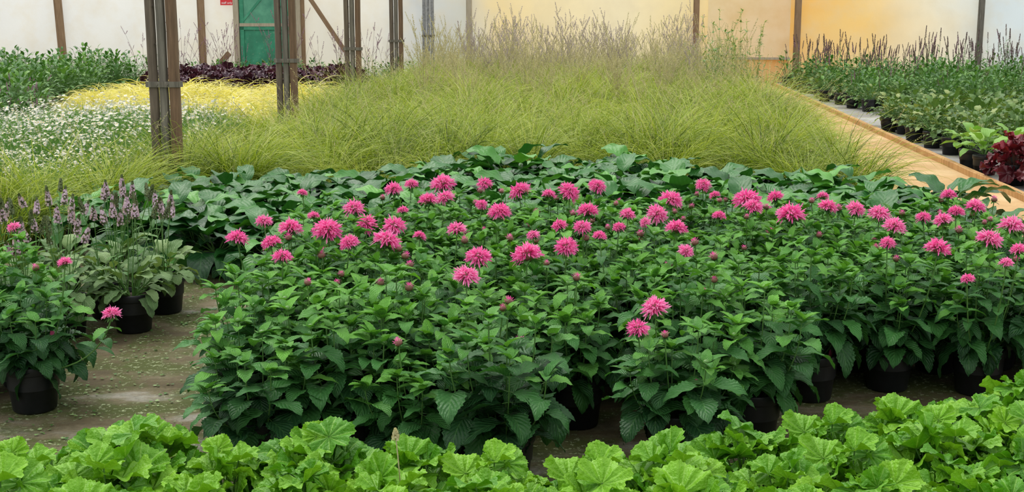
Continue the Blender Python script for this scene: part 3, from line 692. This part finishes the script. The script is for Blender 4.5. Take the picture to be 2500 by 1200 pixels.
for px,py,e in plants:
    for k in range(rng.integers(0,3)):
        a=rng.uniform(0,6.28); r=rng.uniform(.04,.16); t=np.array([r*math.cos(a),r*math.sin(a),rng.uniform(.52,.62)])
        if py<4.5: t[2]-=.06
        mb=MB(); V,F=tube(bez((t[0]*.25,t[1]*.25,.18),(t[0]*.85,t[1]*.85,.36),t,6),.0026,4); mb.add(V,F,mat=1,tint=.4)
        add_obj('bud_stem',mb.mesh('bud_stem',[M['balm'],M['stem']]),parent=e)
        add_obj('flower_bud',BUDS[rng.integers(2)],tuple(t+[0,0,.008]),parent=e,rot=(rng.normal(0,.2),rng.normal(0,.2),a),sc=rng.uniform(.032,.048))

# betony
for x,y in [(-1.90,6.2),(-2.2,6.1),(-2.12,6.5),(-2.5,6.35),(-1.85,6.6),(-2.45,6.75),(-2.8,6.5),(-2.6,6.0),(-2.15,6.9),(-2.35,5.85)]:
    e=empty('potted_betony',(x,y,0)); a=rng.uniform(0,6.28)
    add_obj('foliage',STACH[rng.integers(3)],rz=a,sc=1.0,parent=e); add_obj('flower_spikes',STSP[rng.integers(4)],rz=a,sc=1.10,parent=e); add_obj('pot',POT[0],parent=e)

# broad leaf block
scatter_plants('potted_broadleaf_perennial',[(-1.6,7.2),(3.0,7.1),(3.15,9.2),(2.4,10.0),(1.5,10.3),(.9,10.9),(-.4,11.0),(-1.0,10.0),(-2.2,9.6),(-3.1,8.9),(-3.0,8.4)],.31,.03,BROAD,rng,POTS,.85,1.15)
# foreground bed
def yb(x):
    xs=[-1.75,-1.45,-1.25,-.95,-.8,-.6,-.3,0,.3,.5,.7,1.0,1.3,1.6,1.9]; v=[3.05,3.40,3.68,3.68,3.56,3.68,3.62,3.54,3.48,3.50,3.70,3.88,3.98,4.10,4.40]
    return float(np.interp(x,xs,v))
x=-1.62
while x<2.1:
    y=yb(x)-.13
    while y>2.55:
        e=empty('potted_alumroot',(x+rng.normal(0,.02),y,0))
        add_obj('foliage',BRIGHT[rng.integers(5)],rz=rng.uniform(0,6.28),sc=rng.uniform(.93,1.12),parent=e); add_obj('pot',POTS,parent=e)
        y-=.27
    x+=.26
# dried stalk
mb=MB(); pts=bez((0,0,0),(.01,0,.25),(-.012,.0,.47),9); V,F=tube(pts,.0018,5); mb.add(V,F); spike(mb,rng,(-.012,0,.455),(0,0,1),.03,.012,40,0,size=.008)
add_obj('dried_seedhead_stalk',mb.mesh('dried_seedhead_stalk',[M['seed']]),(-.30,3.25,0))
# grass bed
scatter_bed('ornamental_grass_bed',[(-3.9,8.0),(-3.1,8.3),(-2.7,9.9),(-1.1,10.5),(-.4,11.4),(.9,11.3),(1.6,10.8),(2.9,10.1),(3.2,11),(4.1,26),(-1.7,26.3),(-2.6,15),(-3.0,12),(-3.25,10.4),(-3.9,8.7)],.36,.09,GRASS,rng,.65,1.2,mod=lambda x,y:1.0+.20*math.sin(x*2.1+y*.9)*math.sin(y*1.7))
scatter_bed('daisy_bed',[(-5.2,8.3),(-4.0,8.6),(-3.35,10.5),(-3.2,14.8),(-6.4,14.8),(-8,12),(-6,8.5)],.31,.06,DAISY,rng,.9,1.1,mod=lambda x,y:.82+.52*math.exp(-((x+4.1)**2/1.6+(y-13.0)**2/5)))
scatter_bed('golden_grass_bed',[(-5.2,15.4),(-3.2,15.2),(-3.0,19.0),(-3.0,21),(-7.0,21)],.38,.1,GOLD,rng,.9,1.35,mod=lambda x,y:1+.22*math.sin(x*2.3+y))
scatter_bed('purple_heuchera_bed',[(-6.5,22.3),(-2.9,22.2),(-2.7,25),(-6.6,25.2)],.38,.07,PURP,rng,1.0,1.4)
scatter_bed('green_shrub_bed',[(-12,19.8),(-7.5,20.8),(-7.3,26.5),(-12,26.5)],.5,.1,BUSH,rng,.8,1.2)
scatter_bed('purple_sage_bed',[(-9.0,15.3),(-5.8,15.6),(-7.3,19.5),(-10.5,19.4)],.40,.08,SALVL+BUSH[:2],rng,.8,1.2)
scatter_bed('green_border_bed',[(-6.6,25.5),(-2,25.3),(-2,27.2),(-6.6,27.6)],.5,.1,BUSH,rng,.6,.8)
scatter_bed('lavender_haze_flowers',[(-.8,20.5),(3.4,20.5),(3.9,26.2),(-1.2,26.2)],.8,.3,HAZE,rng,.7,1.15)
scatter_bed('tall_seedhead_grass',[(-1.2,16.5),(3.3,16.5),(4.2,26.2),(-1.8,26.2)],.66,.25,TSEED,rng,.65,1.1)
scatter_bed('tall_leafy_perennial',[(3.0,18.5),(3.7,19),(4.1,23.5),(3.2,23)],.5,.2,TLEAF,rng,.75,1.1)
scatter_bed('tall_thin_flowers',[(-6.8,22.6),(-2.2,22.2),(-2.0,26),(-6.8,26)],1.0,.25,THIN,rng,.8,1.1)
# right beds
scatter_plants('potted_barren_strawberry',[(4.64,13.4),(4.92,17.4),(9.5,17.4),(9.5,12.9),(6.2,13.0)],.37,.02,STRAW,rng,POT[0],1.0,1.25)
bp=[(5.2,19.6),(5.55,26.0),(12.5,25.4),(12.5,19.3)]
for x,y in scatter(bp,.42,.04,rng):
    if not clear(x,y,.4): continue
    e=empty('potted_salvia',(x,y,0)); add_obj('foliage',STRAW[rng.integers(4)] if rng.random()<.4 else BUSH[rng.integers(3)],rz=rng.uniform(0,6.28),sc=rng.uniform(.75,1.0),parent=e)
    if rng.random()<(.12 if y<22.5 else .6): add_obj('flower_spikes',SALV[rng.integers(4)],rz=rng.uniform(0,6.28),sc=rng.uniform(.95,1.4) if y>22 else .8,parent=e)
    add_obj('pot',POT[0],parent=e)
for x,y in [(4.54,12.15),(4.58,12.65),(4.92,12.45)]:
    e=empty('potted_hosta',(x,y,0)); add_obj('foliage',HOSTA[rng.integers(2)],rz=rng.uniform(0,6),sc=1.15,parent=e); add_obj('pot',POT[0],parent=e)
for x,y in [(4.56,11.45),(4.88,11.3),(4.95,11.7),(4.7,11.0)]:
    e=empty('potted_crimson_heuchera',(x,y,0)); add_obj('foliage',REDH[rng.integers(2)],rz=rng.uniform(0,6),sc=1.1,parent=e); add_obj('pot',POT[0],parent=e)

# ------------------------------------------------------------------ light, camera
w=bpy.data.worlds.new('World'); SC.world=w; w.use_nodes=True
bg=w.node_tree.nodes['Background']; bg.inputs[0].default_value=(.98,.985,1,1); bg.inputs[1].default_value=1.22
sl=bpy.data.lights.new('sun','SUN'); sl.energy=2.5; sl.angle=math.radians(42); sl.color=(1,.97,.9)
so=add_obj('sun',sl,(0,0,10)); so.rotation_euler=(math.radians(-25),math.radians(-20),0)
cam=bpy.data.cameras.new('camera'); cam.lens=44.64; cam.sensor_width=36; cam.sensor_fit='HORIZONTAL'; cam.clip_end=200
co=add_obj('camera',cam,(0,0,1.6)); co.rotation_euler=(math.radians(90)-math.atan(584/3100),0,0); SC.camera=co
SC.view_settings.view_transform='Standard'
print('objs',len(bpy.data.objects))
